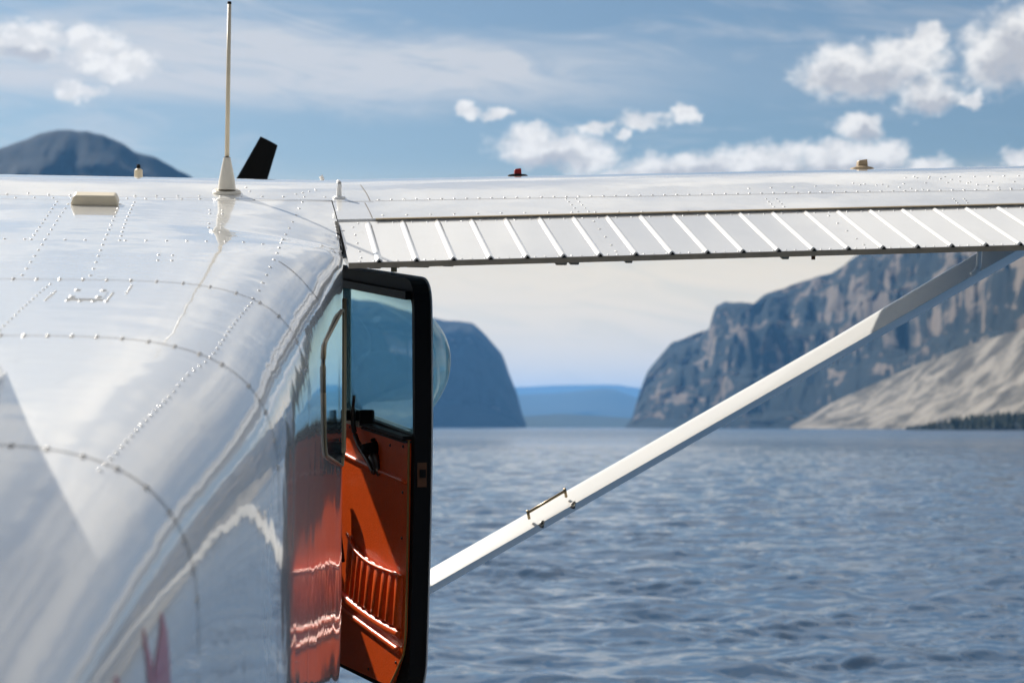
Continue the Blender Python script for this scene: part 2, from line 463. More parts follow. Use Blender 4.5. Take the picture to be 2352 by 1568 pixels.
def mountain(name, label, ridge, shore, run, prof, material, nu=260, nt=80, gully=0.0, gfreq=16.0, seed=1, rough=0.0, back=1.6):
    us = np.linspace(ridge[0][0], ridge[-1][0], nu)
    rv = np.interp(us, [p[0] for p in ridge], [p[1] for p in ridge])
    sh = np.interp(us, [p[0] for p in shore], [p[1] for p in shore])
    dirs = np.array([list(azel(u, v)) for u, v in zip(us, rv)])
    azs = dirs[:, 0]; els = np.maximum(np.tan(dirs[:, 1]), 0.0)
    ts = np.concatenate([np.linspace(0, 1, nt), 1 + np.linspace(0, 1, 16)[1:]])
    P = np.zeros((len(ts), nu, 3))
    for i, t in enumerate(ts):
        tt = min(t, 1.0)
        p = np.interp(tt, [q[0] for q in prof], [q[1] for q in prof])
        zr = els * (sh + run)
        if t <= 1:
            env = math.sin(math.pi * min(1, max(0, tt))) ** 0.7
            g = fbm(us / 2352 * gfreq + 7, np.full(nu, tt * 2.2), seed, 5, 0.55) - 0.5
            g2 = fbm(us / 2352 * gfreq * 0.35 + 3 + tt, np.full(nu, tt * 5.0), seed + 9, 4, 0.55) - 0.5
            d = sh + run * tt + gully * env * (2.0 * g + 0.9 * g2)
            z = zr * p * (1 + rough * env * (fbm(us / 2352 * 40, np.full(nu, tt * 9), seed + 4, 4) - 0.5))
            z = np.minimum(z, els * d * (0.999 if tt < 1 else 1.0))
        else:
            d = sh + run + (t - 1) * run * back; z = zr * (1 - (t - 1)) ** 1.2
        if i == 0: z = np.full(nu, -3.0)
        P[i, :, 0] = d * np.sin(azs); P[i, :, 1] = d * np.cos(azs); P[i, :, 2] = z + (CZ if t > 0 else 0) * min(1, t * 3)
    F = grid_faces(len(ts), nu)
    o = mesh_np(name, P.reshape(-1, 3), F, material, True)
    o['kind'] = 'structure'; o['label'] = label
    return o
def jag(pts, amp, step, seed):
    xs = np.arange(pts[0][0], pts[-1][0] + 1, step)
    ys = np.interp(xs, [p[0] for p in pts], [p[1] for p in pts])
    n = (fbm(xs / (step * 5.0), xs * 0 + 0.3, seed, 4, 0.6) - 0.5) * 2 * amp
    n *= np.clip((979 - ys) / 60, 0, 1)
    return [(float(a), float(min(979.5, b + c))) for a, b, c in zip(xs, ys, n)]

mountain('far_hills', 'palest blue hills at the far end of the lake between the two cliffs',
         jag([(980, 905), (1194, 888), (1326, 883), (1422, 883), (1480, 893), (1600, 900), (1750, 915)], 2, 12, 3),
         [(0, 16500)], 1800, [(0, 0), (1, 1)], M['hill'], nu=120, nt=16, gully=200, seed=21)
mountain('middle_hills', 'mid blue wooded hills in front of the palest hills',
         jag([(980, 915), (1194, 907), (1290, 902), (1386, 893), (1410, 895), (1460, 912), (1560, 930), (1700, 940)], 2, 12, 5),
         [(0, 11000)], 1300, [(0, 0), (1, 1)], M['hill'], nu=120, nt=16, gully=150, seed=22)
mountain('low_wooded_shore', 'low dark blue wooded shore closing the lake between the cliffs',
         jag([(980, 958), (1211, 955), (1290, 950), (1362, 953), (1446, 960), (1560, 965), (1640, 972)], 2, 10, 6),
         [(0, 6400)], 500, [(0, 0), (1, 1)], M['hill'], nu=120, nt=12, gully=60, seed=23)
mountain('left_headland', 'dark blue steep headland behind the open door window',
         jag([(250, 979), (420, 800), (560, 720), (700, 690), (800, 686), (870, 694), (960, 722), (1020, 736), (1085, 741), (1112, 764), (1155, 815), (1170, 860), (1188, 905), (1200, 955), (1212, 979)], 4, 7, 8),
         [(250, 4300), (1212, 4600)], 400, [(0, 0), (.3, .25), (.6, .75), (1, 1)], M['rock_left'], nu=300, nt=60, gully=120, seed=31)
mountain('left_mountain', 'dark blue rounded mountain rising behind the seaplane roof',
         jag([(-900, 600), (-500, 420), (-200, 380), (0, 339), (60, 318), (95, 303), (180, 299), (230, 307), (275, 325), (310, 347), (350, 358), (400, 385), (450, 415), (560, 520), (700, 640), (850, 979)], 7, 9, 9),
         [(-900, 2000), (850, 2200)], 450, [(0, 0), (.3, .2), (.6, .7), (1, 1)], M['rock_left'], nu=300, nt=60, gully=80, seed=33)
mountain('right_cliff', 'blue and tan rock cliff rising behind the wing strut',
         jag([(1436, 979), (1452, 960), (1468, 905), (1487, 852), (1543, 785), (1628, 757), (1641, 705), (1667, 692), (1731, 696), (1755, 676), (1843, 646), (1911, 628), (1978, 580), (2160, 480), (2325, 394), (2352, 383), (2500, 340), (2800, 300), (3200, 330), (3600, 500)], 5, 8, 12),
         [(1436, 3900), (1900, 3200), (2352, 2100), (3600, 1450)], 480, [(0, 0), (.2, .10), (.32, .34), (.42, .40), (.52, .66), (.62, .71), (.74, .90), (1, 1)], M['rock_right'], nu=520, nt=150, gully=150, gfreq=22, seed=41, rough=.4)
mountain('scree_slope', 'pale grey scree fan sloping to the water below the right cliff',
         jag([(1815, 979), (1860, 955), (1930, 915), (1990, 888), (2100, 842), (2200, 800), (2300, 768), (2352, 754), (2450, 735), (2650, 720), (2950, 770), (3300, 979)], 5, 9, 15),
         [(1815, 2300), (2352, 1500), (3300, 1150)], 300, [(0, 0), (.5, .42), (1, 1)], M['scree'], nu=260, nt=60, gully=14, gfreq=70, seed=51)
sp_o = mountain('wooded_spit', 'low dark wooded point below the scree slope',
         [(2080, 979), (2160, 973), (2250, 962), (2352, 950), (2500, 938), (2800, 940), (3100, 979)],
         [(2080, 1400), (3100, 1000)], 100, [(0, 0), (1, 1)], M['rock_left'], nu=60, nt=10, gully=0, seed=61)
def build_forest():
    V, F = [], []
    rng = random.Random(3)
    for k in range(1100):
        u = 2095 + (rng.random() ** 0.8) * 700
        d = np.interp(u, [2080, 3100], [1405, 1005]) + rng.random() * 90
        a, _ = azel(u, 979)
        x, y = d * math.sin(a), d * math.cos(a)
        zg = 0.6 * (np.interp(u, [2080, 2160, 2250, 2352, 2500], [0, 5.5/4573*1380, 17/4573*1380, 29/4573*1380, 41/4573*1380])) * min(1, (d - np.interp(u, [2080, 3100], [1400, 1000])) / 100 + .2)
        h = rng.uniform(4, 10) * (0.35 + 0.65 * min(1, (u - 2090) / 120)); w = h * rng.uniform(.17, .26); n = 6
        for lo, hi, ww in ((0.08, .55, 1.0), (.38, .8, .72), (.64, 1.0, .42)):
            o = len(V)
            for q in range(n):
                an = 6.283 * q / n + k; rr = w * ww * rng.uniform(.75, 1.2)
                V.append((x + rr * math.cos(an), y + rr * math.sin(an), zg + h * lo))
            V.append((x, y, zg + h * hi))
            F += [(o + q, o + (q + 1) % n, o + n) for q in range(n)]
    o = mesh_np('forest', np.array(V), F, simple('conifer_needles', (0.022, 0.035, 0.018), 0.9, bscale=2.0, var=.4), False)
    o['kind'] = 'stuff'; o['label'] = 'dark conifer forest on the point below the scree slope'; 
build_forest()

# ---- unseen shore slope, added to cut sky light from behind
def build_shade_shore():
    nr, na = 60, 120
    r = 26 * (320 / 26) ** np.linspace(0, 1, nr); a = np.linspace(R(98), R(262), na)
    A, Q = np.meshgrid(a, r)
    X, Y = Q * np.sin(A), Q * np.cos(A)
    n = fbm(X / 22 + 50, Y / 22 + 50, 71, 5, .6)
    edge = np.clip(np.minimum(A - R(98), R(262) - A) / .3, 0, 1)
    Zz = -1.5 + (Q - 26) * .42 * edge + np.clip((Q - 30) / 12, 0, 1) * (n * 16 + 3) * edge
    o = mesh_np('shore', np.stack([X, Y, Zz], -1).reshape(-1, 3), grid_faces(nr, na), M['rock_left'])
    o['kind'] = 'structure'; o['label'] = 'unseen wooded shore added behind the seaplane to hold back sky light'
build_shade_shore()

# ---- haze
def build_haze():
    me = bpy.data.meshes.new('haze')
    V, F = box((0, 0, 0), (1, 1, 1))
    V = [Vector((p.x * 40000, p.y * 40000, (p.z + .5) * 415 - 2)) for p in V]
    me.from_pydata([tuple(p) for p in V], [], F)
    bm = bmesh.new(); bm.from_mesh(me); bmesh.ops.recalc_face_normals(bm, faces=bm.faces); bm.to_mesh(me); bm.free()
    o = new_obj('haze', me, None, None, False)
    m = bpy.data.materials.new('haze_air'); m.use_nodes = True
    nt = m.node_tree; nt.nodes.clear()
    out = nt.nodes.new('ShaderNodeOutputMaterial'); pv = nt.nodes.new('ShaderNodeVolumePrincipled')
    pv.inputs['Color'].default_value = (0.15, 0.41, 0.88, 1)
    pv.inputs['Density'].default_value = 6.0e-5
    pv.inputs['Anisotropy'].default_value = 0.35
    nt.links.new(pv.outputs[0], out.inputs['Volume'])
    me.materials.append(m)
    o['kind'] = 'stuff'; o['label'] = 'pale blue haze over the lake and mountains'
HAZE = True
if HAZE: build_haze()

# ================================================================== SEAPLANE
plane = bpy.data.objects.new('seaplane', None); COL.objects.link(plane)
plane.location = PLANE_BASE
plane['label'] = 'white high-wing seaplane with an open orange-lined cabin door'
plane['category'] = 'seaplane'
XC = -0.31
def Z(name): return None

# ---- fuselage loft
YS = [0.35, 1.2, 2.395, 3.20, 3.88, 4.5, 4.8, 5.0, 5.12, 5.40, 5.655]
WS = [0.10, 0.16, 0.296, 0.417, 0.4966, 0.569, 0.605, 0.632, 0.641, 0.6447, 0.6447]
NS = [2.4, 2.6, 3.0, 3.5, 4.2, 6.0, 11.0, 26.0, 30.0, 200.0, 200.0]
MS = [-0.52, -0.42, -0.27, -0.16, -0.07, 0.08, 0.20, 0.29, 0.31, 0.38, 0.45]
CS = [0, 0, 0, 0, 0, 0.01, 0.035, 0.065, 0.058, 0.0295, 0.0]
BS = [-0.60, -0.66, -0.74, -0.82, -0.90, -0.97, -1.0, -1.02, -1.02, -1.02, -1.02]
def top_z(Y): return 0.203 * Y - 0.507
NTH = 144
def fus_ring(Y):
    w, n, mz, c, b = (pchip(Y, YS, A) for A in (WS, NS, MS, CS, BS))
    t = top_z(Y) if Y < 5.3 else pchip(Y, [4.8, 5.0, 5.3, 5.40, 5.655], [top_z(4.8), top_z(5.0), top_z(5.3), 0.5905, 0.6425])
    pts = []
    for k in range(NTH):
        # even spacing along the upper outline: warp the angle towards the corners
        th = 2 * math.pi * k / NTH
        cx, sz = math.cos(th), math.sin(th)
        e = n if sz >= 0 else interp(Y, [1, 3, 4.5], [3.0, 4.0, 8.0])
        r = (abs(cx) ** e + abs(sz) ** e) ** (-1.0 / e)
        x, z = r * cx, r * sz
        zz = mz + z * ((t - mz) if sz >= 0 else (mz - b)) - (c * x * x if sz >= 0 else 0)
        pts.append(Vector((XC + w * x, Y, zz)))
    return pts
def build_fuselage():
    Yl = list(np.linspace(0.35, 4.3, 60)) + list(np.linspace(4.36, 5.12, 26)) + list(np.linspace(5.14, 5.652, 16))
    rings = [fus_ring(y) for y in Yl]
    V = [p for r in rings for p in r]; F = []
    for i in range(len(rings) - 1):
        for j in range(NTH):
            a = i * NTH + j; b = i * NTH + (j + 1) % NTH
            if Yl[i] >= 5.119:
                zc = min(V[a].z, V[b].z); tz = max(p.z for p in rings[i])
                if zc < tz - 0.17: continue
            F.append((a, b, b + NTH, a + NTH))
    F.append(tuple(range(NTH)))
    o = mk('fuselage', V, F, M['paint'], plane, sharp=50)
    return o, V, F
fus, fV, fF = build_fuselage()

# ---- wing
K = 0.039
def dih(X): return K * max(0.0, abs(X - XC) - 0.64)
UP = [(5.0, .412), (5.39, .557), (5.655, .6425), (5.85, .700), (6.0, .736), (6.2, .7665), (6.38, .771), (6.50, .752), (6.58, .715), (6.615, .660)]
LO = [(5.40, .455), (5.6, .483), (5.8, .505), (6.2, .545), (6.45, .572), (6.56, .600), (6.605, .632)]
def up_z(Y): return pchip(Y, [p[0] for p in UP], [p[1] for p in UP])
def lo_z(Y): return pchip(Y, [p[0] for p in LO], [p[1] for p in LO])
def build_wing():
    yu = [5.405, 5.45, 5.50, 5.55, 5.60, 5.655] + list(np.linspace(5.70, 6.3, 20)) + [6.36, 6.42, 6.47, 6.51, 6.545, 6.575, 6.597, 6.612]
    yl = [6.615, 6.605, 6.58, 6.54, 6.48, 6.40] + list(np.linspace(6.3, 5.405, 14))
    prof = [(y, up_z(y)) for y in yu] + [(6.617, .648)] + [(y, lo_z(y)) for y in yl]
    xs = [XC - 5.4, XC - 4, XC - 2.5, XC - 1.4, XC - 0.645] + list(np.linspace(XC - .5, XC + .5, 11)) + [XC + 0.645] + list(np.linspace(0.40, 2.8, 25)) + [3.2, 3.9, 4.9]
    n = len(prof); V = []; F = []
    for x in xs:
        for (y, z) in prof: V.append(Vector((x, y, z + dih(x))))
    for i in range(len(xs) - 1):
        mid = abs(0.5 * (xs[i] + xs[i + 1]) - XC) < 0.64
        for j in range(n):
            j2 = (j + 1) % n
            if mid:
                if prof[j][0] < 5.65 or prof[j2][0] < 5.65: continue
                if j >= len(yu) + 8: continue
            F.append((i * n + j, i * n + j2, (i + 1) * n + j2, (i + 1) * n + j))
    F.append(tuple(range(n))); F.append(tuple(range((len(xs) - 1) * n, len(xs) * n)))
    return mk('wing', V, F, M['paint'], plane, sharp=45), V, F
wing, wV, wF = build_wing()

# ---- flaps
FX0, FX1 = 0.338, 2.36
def flap_pt(x, y, dz=0.0):
    t = (y - 5.0) / 0.395
    return Vector((x, y, 0.4115 + (0.5535 - 0.4115) * t + dih(x) * (1.0) + dz))
def build_flap(x0, x1, name='flap'):
    ys = list(np.linspace(5.0, 5.395, 9))
    V = []; xs = np.linspace(x0, x1, 24)
    ring_n = None
    for x in xs:
        up = [flap_pt(x, y, 0.0) for y in ys]
        nose = [flap_pt(x, 5.41, -0.02), flap_pt(x, 5.418, -0.05)]
        lo = [flap_pt(x, 5.40, -0.085), flap_pt(x, 5.30, -0.065), flap_pt(x, 5.12, -0.034), flap_pt(x, 5.0, -0.013)]
        V += up + nose + lo; ring_n = len(up) + len(nose) + len(lo)
    F = grid_faces(len(xs), ring_n, True)
    F.append(tuple(range(ring_n))); F.append(tuple(range((len(xs) - 1) * ring_n, len(xs) * ring_n)))
    return mk(name, V, F, M['flap_paint'], plane, sharp=40), V, F
flap, pV, pF = build_flap(FX0, FX1)
build_flap(2 * XC - FX1, 2 * XC - FX0)
teV = []
for x in np.linspace(FX0, FX1, 24):
    teV += [flap_pt(x, 4.9975, -.0005), flap_pt(x, 4.9975, -.0145), flap_pt(x, 5.012, -.0165)]
mk('trailing_edge_shade', teV, grid_faces(24, 3), M['shade_brown'], flap, sharp=30)  # strip painted brown for the shade on the aft face
# raised stiffening beads, one by one
def px_on_flap(u, v):
    d = ray(u, v)
    # flap plane through three points
    a, b, c = flap_pt(0.4, 5.0), flap_pt(2.2, 5.0), flap_pt(0.4, 5.395)
    n = (b - a).cross(c - a)
    return d * (a.dot(n) / d.dot(n))
RIB0 = px_on_flap(868, 590).x; RIB1 = px_on_flap(2130, 558).x
bead_w = 0.0088
def bead(x):
    V = []
    rows = [(5.386, .3, .001), (5.378, .9, .005), (5.35, 1, .0065), (5.2, 1, .0065), (5.03, 1, .0065), (5.004, 1, .0065)]
    for (y, s, h) in rows:
        for dx, hz in ((-1, 0.0004), (-.55, .55), (-.12, 1), (.12, 1), (.55, .55), (1, .0004)):
            V.append(flap_pt(x + dx * bead_w * s, y, 0.0006 + (h * hz if hz > .01 else 0)))
    F = grid_faces(len(rows), 6)
    F.append(tuple(range(5 * 6, 36)))
    return V, F
nb = 15
sp_b = (RIB1 - RIB0) / (nb - 1) if nb > 1 else .094
beads = []
xb = RIB0; PX_BEADS = []
while xb < FX1 - 0.03:
    V, F = bead(xb)
    o = mk('stiffening_bead', V, F, M['flap_paint'], flap, sharp=60)
    V, F = [flap_pt(xb - .0065, 4.9965, -.001), flap_pt(xb + .0065, 4.9965, -.001), flap_pt(xb, 4.9965, .0065)], [(0, 1, 2)]
    PX_BEADS.append(xb)
    hV = V + [p + Vector((0, .004, 0)) for p in V]
    mk('bead_end_dark', hV, [(0, 1, 2), (3, 5, 4), (0, 3, 4, 1), (1, 4, 5, 2), (2, 5, 3, 0)], M['black'], flap, smooth=False)  # solid black wedge in place of the shade inside the bead end
    xb += 0.0945
# black sheet painting the shade in the gap between wing and flap
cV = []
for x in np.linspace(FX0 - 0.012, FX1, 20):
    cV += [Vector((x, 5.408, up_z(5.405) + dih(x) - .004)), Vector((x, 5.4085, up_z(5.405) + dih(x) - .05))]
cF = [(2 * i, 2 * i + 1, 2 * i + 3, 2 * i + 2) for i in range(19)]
mk('flap_gap_shade', cV, cF, M['black'], wing, smooth=False)
# wing trailing lip
lV = []
for x in np.linspace(FX0 + .10, 2.9, 30):
    zz = up_z(5.405) + dih(x)
    lV += [Vector((x, 5.41, zz + .0018)), Vector((x, 5.395, zz - .0018)), Vector((x, 5.393, zz - .0042)), Vector((x, 5.407, zz - .004))]
mk('trailing_lip', lV, grid_faces(30, 4, True), M['brass'], wing, smooth=False)

# ---- ray tables for placing things on the skins
def bvh(V, F): return BVHTree.FromPolygons([tuple(p) for p in V], F)
BF, BW, BP = bvh(fV, fF), bvh(wV, wF), bvh(pV, pF)
def hit(u, v, trees=(BF, BW, BP)):
    d = ray(u, v).normalized(); best = None
    for t in trees:
        h = t.ray_cast(Vector((0, 0, 0)), d)
        if h[0] is not None and (best is None or h[3] < best[2]):
            n = h[1]
            if n.dot(d) > 0: n = -n
            best = (h[0], n, h[3])
    return best

# ---- skin seams
def strip(name, px, width, parent, sub=8, material=None, lift=0.0008, trees=(BF, BW, BP)):
    P2 = []
    pts = [Vector((a, b, 0)) for a, b in px]
    for p in smooth_path(pts, sub):
        h = hit(p.x, p.y, trees)
        if h: P2.append(h)
    V = []
    for i, (p, n, _) in enumerate(P2):
        t = (P2[min(i + 1, len(P2) - 1)][0] - P2[max(i - 1, 0)][0])
        if t.length < 1e-6: continue
        s = t.normalized().cross(n).normalized() * width * .5
        V += [p + s + n * lift, p - s + n * lift]
    F = [(2 * i, 2 * i + 1, 2 * i + 3, 2 * i + 2) for i in range(len(V) // 2 - 1)]
    if F: return mk(name, V, F, material or M['seam'], parent, smooth=False)
def frame_strip(Y, th0, th1, width, name='skin_seam'):
    ring = fus_ring(Y); ra = fus_ring(Y - width * .5); rb = fus_ring(Y + width * .5)
    V = []; cen = Vector((XC, Y, pchip(Y, YS, MS)))
    ks = [k for k in range(NTH) if th0 <= 360 * k / NTH <= th1]
    for k in ks:
        n = (ring[k] - cen).normalized() * .0010
        V += [ra[k] + n, rb[k] + n]
    F = [(2 * i, 2 * i + 1, 2 * i + 3, 2 * i + 2) for i in range(len(ks) - 1)]
    mk(name, V, F, M['seam'], fus, smooth=False)
strip('skin_seam', [(2, 457), (120, 458), (300, 459), (480, 460), (690, 461.5), (760, 463), (858, 463)], .0030, fus, sub=10)
for Yf in (2.395, 3.20, 3.88):
    frame_strip(Yf, 0, 150, .0032)
    frame_strip(Yf, 325, 359, .0032)
strip('skin_seam', [(640, 600), (665, 617), (690, 640), (712, 665), (732, 690)], .0032, fus, sub=6)
strip('skin_seam', [(828, 425), (842, 445), (850, 462)], .0025, wing, sub=4)
strip('skin_seam', [(838, 466), (848, 485), (856, 503)], .0025, wing, sub=4)
strip('skin_seam', [(862, 462), (1200, 456), (1600, 449), (2000, 442), (2350, 437)], .0028, wing, sub=12)
strip('skin_seam', [(772, 509), (776, 530), (783, 570), (788, 598)], .0075, fus, sub=4, material=M['black'], lift=.0012)

# ---- rivets (too small to count: one mesh of real domes)
RV, RF = [], []
def rivet(p, n, r=.0038, h=.0017):
    q = n.to_track_quat('Z', 'Y').to_matrix(); o = len(RV); N = 8
    for rr, zz in ((r, -.0004), (r * .82, h * .65)):
        for k in range(N):
            RV.append(p + q @ Vector((rr * math.cos(6.2832 * k / N), rr * math.sin(6.2832 * k / N), zz)))
    RV.append(p + n * h)
    for k in range(N):
        k2 = (k + 1) % N
        RF.append((o + k, o + k2, o + N + k2, o + N + k)); RF.append((o + N + k, o + N + k2, o + 2 * N))
def rivet_row(px, step_px=None, count=None, r=.0040, trees=(BF, BW, BP), space=None):
    pts = smooth_path([Vector((a, b, 0)) for a, b in px], 10)
    H = [hit(p.x, p.y, trees) for p in pts]; H = [h for h in H if h]
    if len(H) < 2: return
    L = [0]
    for a, b in zip(H, H[1:]): L.append(L[-1] + (b[0] - a[0]).length)
    n = count or max(2, int(L[-1] / (space or .045)) + 1)
    for k in range(n):
        s = L[-1] * k / (n - 1); i = min(max(j for j in range(len(L)) if L[j] <= s + 1e-9), len(L) - 2)
        f = (s - L[i]) / max(1e-9, L[i + 1] - L[i])
        rivet(H[i][0].lerp(H[i + 1][0], f), H[i][1].lerp(H[i + 1][1], f).normalized(), r)
def px2(rows):   # pixels measured in the enlargement of the roof -> 2352 px frame
    return [((x * 900 / 2352) * .9408, (380 + y * 900 / 2352) * .9408) for x, y in rows]
def rr(rows, **kw): rivet_row(px2(rows), **kw)
rr([(365, 293), (250, 460), (200, 535)], count=11)
rr([(435, 310), (350, 437), (280, 550), (190, 690), (143, 763)], count=15)
rr([(765, 310), (712, 437), (665, 545), (610, 690), (578, 765)], count=15)
rr([(858, 298), (805, 415), (765, 540)], count=11)
rr([(30, 531), (160, 533), (420, 538), (545, 539)], count=5)
rr([(800, 541), (1055, 543), (1310, 546), (1565, 553), (1685, 566), (1780, 590)], count=9)
rr([(1930, 296), (1890, 380), (1835, 485), (1800, 545), (1765, 630), (1710, 745), (1650, 868), (1615, 910)], count=17)
rr([(1605, 940), (1480, 1090), (1350, 1280), (1200, 1400), (1080, 1540)], count=23, r=.0029)
rr([(1080, 1540), (960, 1660), (820, 1810), (640, 2010)], count=15, r=.0032)
rr([(320, 820), (180, 940), (0, 1110)], count=15, r=.0029)
for a, b in ((1340, 348), (1420, 350), (1340, 371), (1420, 371), (1335, 434), (1413, 436), (1333, 459), (1413, 461), (1013, 634), (1103, 636), (1008, 668), (1098, 669)):
    h = hit(*px2([(a, b)])[0]); rivet(h[0], h[1])
rr([(45, 246), (200, 240), (340, 250), (490, 252), (635, 252), (780, 255), (925, 256), (1070, 257), (1215, 258), (1360, 260), (1500, 260), (1650, 261), (1790, 262), (1940, 264), (2075, 265)], count=16)
rr([(100, 267), (250, 268), (380, 270), (780, 273), (990, 276), (1280, 277), (1500, 279), (1620, 281)], count=14)
rr([(1570, 203), (1595, 228)], count=2); rr([(2015, 221), (1970, 230), (1890, 247)], count=4)
for rowp in ([(1715, 432), (1690, 610)],):
    pass
# seam rows
def seam_rivets(Y, th0, th1, space, off=.02, both=True):
    for s in ((1, -1) if both else (1,)):
        ring = fus_ring(Y + s * off); cen = Vector((XC, Y, pchip(Y, YS, MS)))
        acc = 0; last = None
        ks = [k for k in range(NTH) if th0 <= 360 * k / NTH <= th1]
        for k in ks:
            if last is not None: acc += (ring[k] - last).length
            last = ring[k]
            if acc >= space:
                acc = 0; rivet(ring[k], (ring[k] - cen).normalized(), .0040)
seam_rivets(3.88, 20, 140, .042, .010); seam_rivets(3.20, 10, 140, .036, .009); seam_rivets(2.395, 5, 140, .034, .008)
rivet_row([(2385 * .33, 1060 * .33 + 180), (2390 * .33, 1061 * .33 + 180)], count=2)
rivet_row([(870, 459), (1200, 453.5), (1600, 446.5), (2000, 439.5), (2350, 434.5)], count=54, r=.0042)
rivet_row([(880, 495), (1200, 489), (1600, 486), (2000, 483), (2350, 476)], count=29, r=.0038, trees=(BW,))
rivet_row([(770, 512), (786, 592)], count=9, r=.0038, trees=(BF,))
for uu in (1300, 1760, 2190):
    rivet_row([(uu, 457), (uu + 28, 486)], count=5, r=.0032, trees=(BW,))
    rivet_row([(uu + 24, 457), (uu + 52, 486)], count=5, r=.0032, trees=(BW,))
rivet_row([(1720, 433), (1900, 427), (2020, 424), (2150, 420), (2330, 417)], count=13, r=.004, trees=(BW,))
rivet_row([(1960, 421), (2060, 430), (2120, 436)], count=7, r=.0036, trees=(BW,))
rivet_row([(2080, 408), (2180, 412), (2220, 420), (2290, 430), (2350, 434)], count=12, r=.004, trees=(BW,))
rivet_row([(2100, 406), (2200, 406), (2340, 404)], count=8, r=.004, trees=(BW,))
for i, xb in enumerate(PX_BEADS):
    for dx in (-.026, .026):
        p = flap_pt(xb + dx, 5.378); rivet(p, Vector((0, -.33, .94)), .0034, .0016)
    for dx in (-.0472, -.012, .022):
        p = flap_pt(xb + dx, 5.008); rivet(p, Vector((0, -.33, .94)), .0030, .0014)
for xf in (FX0 + .035, PX_BEADS[7] - .045, PX_BEADS[14] - .04):
    for yy in (5.34, 5.26, 5.18, 5.1, 5.04): rivet(flap_pt(xf, yy), Vector((0, -.33, .94)), .0036, .0018)
mk('rivets', RV, RF, M['rivet'], plane, kind='stuff')

# ---- roof fittings
UPV = Vector((0, -.25, .97)).normalized()
def at(u, v, trees=(BF, BW, BP)):
    h = hit(u, v, trees); return h[0], h[1]
pb, nb_ = at(521, 443)
S = pb.y / FPX                                   # metres per pixel at the aerial
ant = bpy.data.objects.new('whip_aerial', None); COL.objects.link(ant); ant.parent = plane
def sub(name, vf, material, parent, **kw): return mk(name, vf[0], vf[1], material, parent, **kw)
sub('foot', lathe(pb, [(.0, -.004), (.040, -.004), (.041, .004), (.036, .009), (.0, .010)], 28, nb_), M['mast'], ant, sharp=40)
# wedge mast on the foot
mr = []
for s, hw, hd in ((0, .026, .034), (.03, .023, .030), (.06, .0175, .022), (.088, .0115, .0135), (.094, .0105, .012)):
    mr.append([pb + Vector((hw * (abs(math.cos(a)) ** .6) * (1 if math.cos(a) >= 0 else -1), hd * (abs(math.sin(a)) ** .8) * (1 if math.sin(a) >= 0 else -1), .006 + s)) for a in [2 * math.pi * k / 20 for k in range(20)]])
sub('mast', loft(mr), M['mast'], ant, sharp=50)
sub('ferrule', tube([pb + Vector((0, 0, .092)), pb + Vector((.0002, 0, .102))], .0098, 14), M['black'], ant)
sub('rod', tube([pb + Vector((0, 0, .095)), pb + Vector((.004, 0, .545))], [.0066, .0056], 12), M['cream'], ant)
sub('tip', tube([pb + Vector((.004, 0, .5445)), pb + Vector((.0041, 0, .552))], .0058, 12), M['black'], ant)
# flat cream aerial box on the roof seam
pc, nc = at(217, 472)
rot = Matrix(((1, 0, 0), (0, .955, -.296), (0, .296, .955)))
def rot_x(a): return Matrix.Rotation(a, 3, 'X')
RX = rot_x(math.atan(.30))
V, F = box(pc + RX @ Vector((0, .038, .012)), (.128, .085, .026), RX)
for i, p in enumerate(V):
    l = RX.transposed() @ (p - pc)
    if l.z > .012: l.x *= .86; l.y = .038 + (l.y - .038) * .72
    V[i] = pc + RX @ l
o = mk('flat_aerial', V, F, M['cream'], plane, smooth=True, sharp=40); bevel(o, .006, 3)
# small post beyond the crest
p0 = atY(318, 414, 6.33)
o = mk('vent_post', *lathe(p0 + Vector((0, 0, -.02)), [(0, 0), (.0145, 0), (.0125, .052), (.006, .057), (.0, .057)], 16), M['cream'], plane, sharp=40)
mk('post_tip', *lathe(p0 + Vector((0, 0, .036)), [(0, 0), (.0062, 0), (.0058, .012), (.003, .014), (0, .014)], 10), M['black'], o)
# bent pipe stubs near the wing root
pa, na_ = at(779, 455)
o = mk('drain_stub', *tube(smooth_path([pa, pa + Vector((0, 0, .024)), pa + Vector((.001, .0, .042)), pa + Vector((-.003, .014, .050))], 5), [.0075] * 8 + [.006] * 7 + [.004], 10), M['strut_paint'], plane)
mk('flange', *lathe(pa, [(0, -.003), (.019, -.003), (.018, .004), (0, .006)], 18, na_), M['strut_paint'], o)
p0 = atY(742, 419, 6.28)
mk('pipe_hook', *tube(smooth_path([p0 + Vector((.006, 0, -.03)), p0, p0 + Vector((-.003, 0, .012)), p0 + Vector((-.008, 0, .020))], 5), .0068, 10), M['strut_paint'], plane)
# fuel caps
def cap(u, v, Y, name, disc, bw, bh, m1, m2, dd):
    p = atY(u, v, Y); pz = up_z(Y) + dih(p.x); p.z = max(pz, p.z) + .006
    o = mk(name, *lathe(p, [(0, -.01), (disc, -.006), (disc * .96, .002), (disc * .5, dd), (0, dd + .001)], 28, Vector((0, .02, 1))), m1, plane, sharp=50)
    V, F = box(p + Vector((0, 0, dd + bh * .5 - .003)), (bw, bw * .8, bh))
    for i, q in enumerate(V):
        if q.z > p.z + dd: q.x = p.x + (q.x - p.x) * .86; q.z += (q.x - p.x) * .15
    h = mk('cap_lever', V, F, m2, o, sharp=30); bevel(h, .003, 2)
cap(1189, 414, 6.28, 'fuel_cap', .033, .024, .022, M['black'], M['red'], .004)
cap(1980, 401, 6.28, 'fuel_cap', .040, .034, .024, M['tan'], M['tan'], .008)

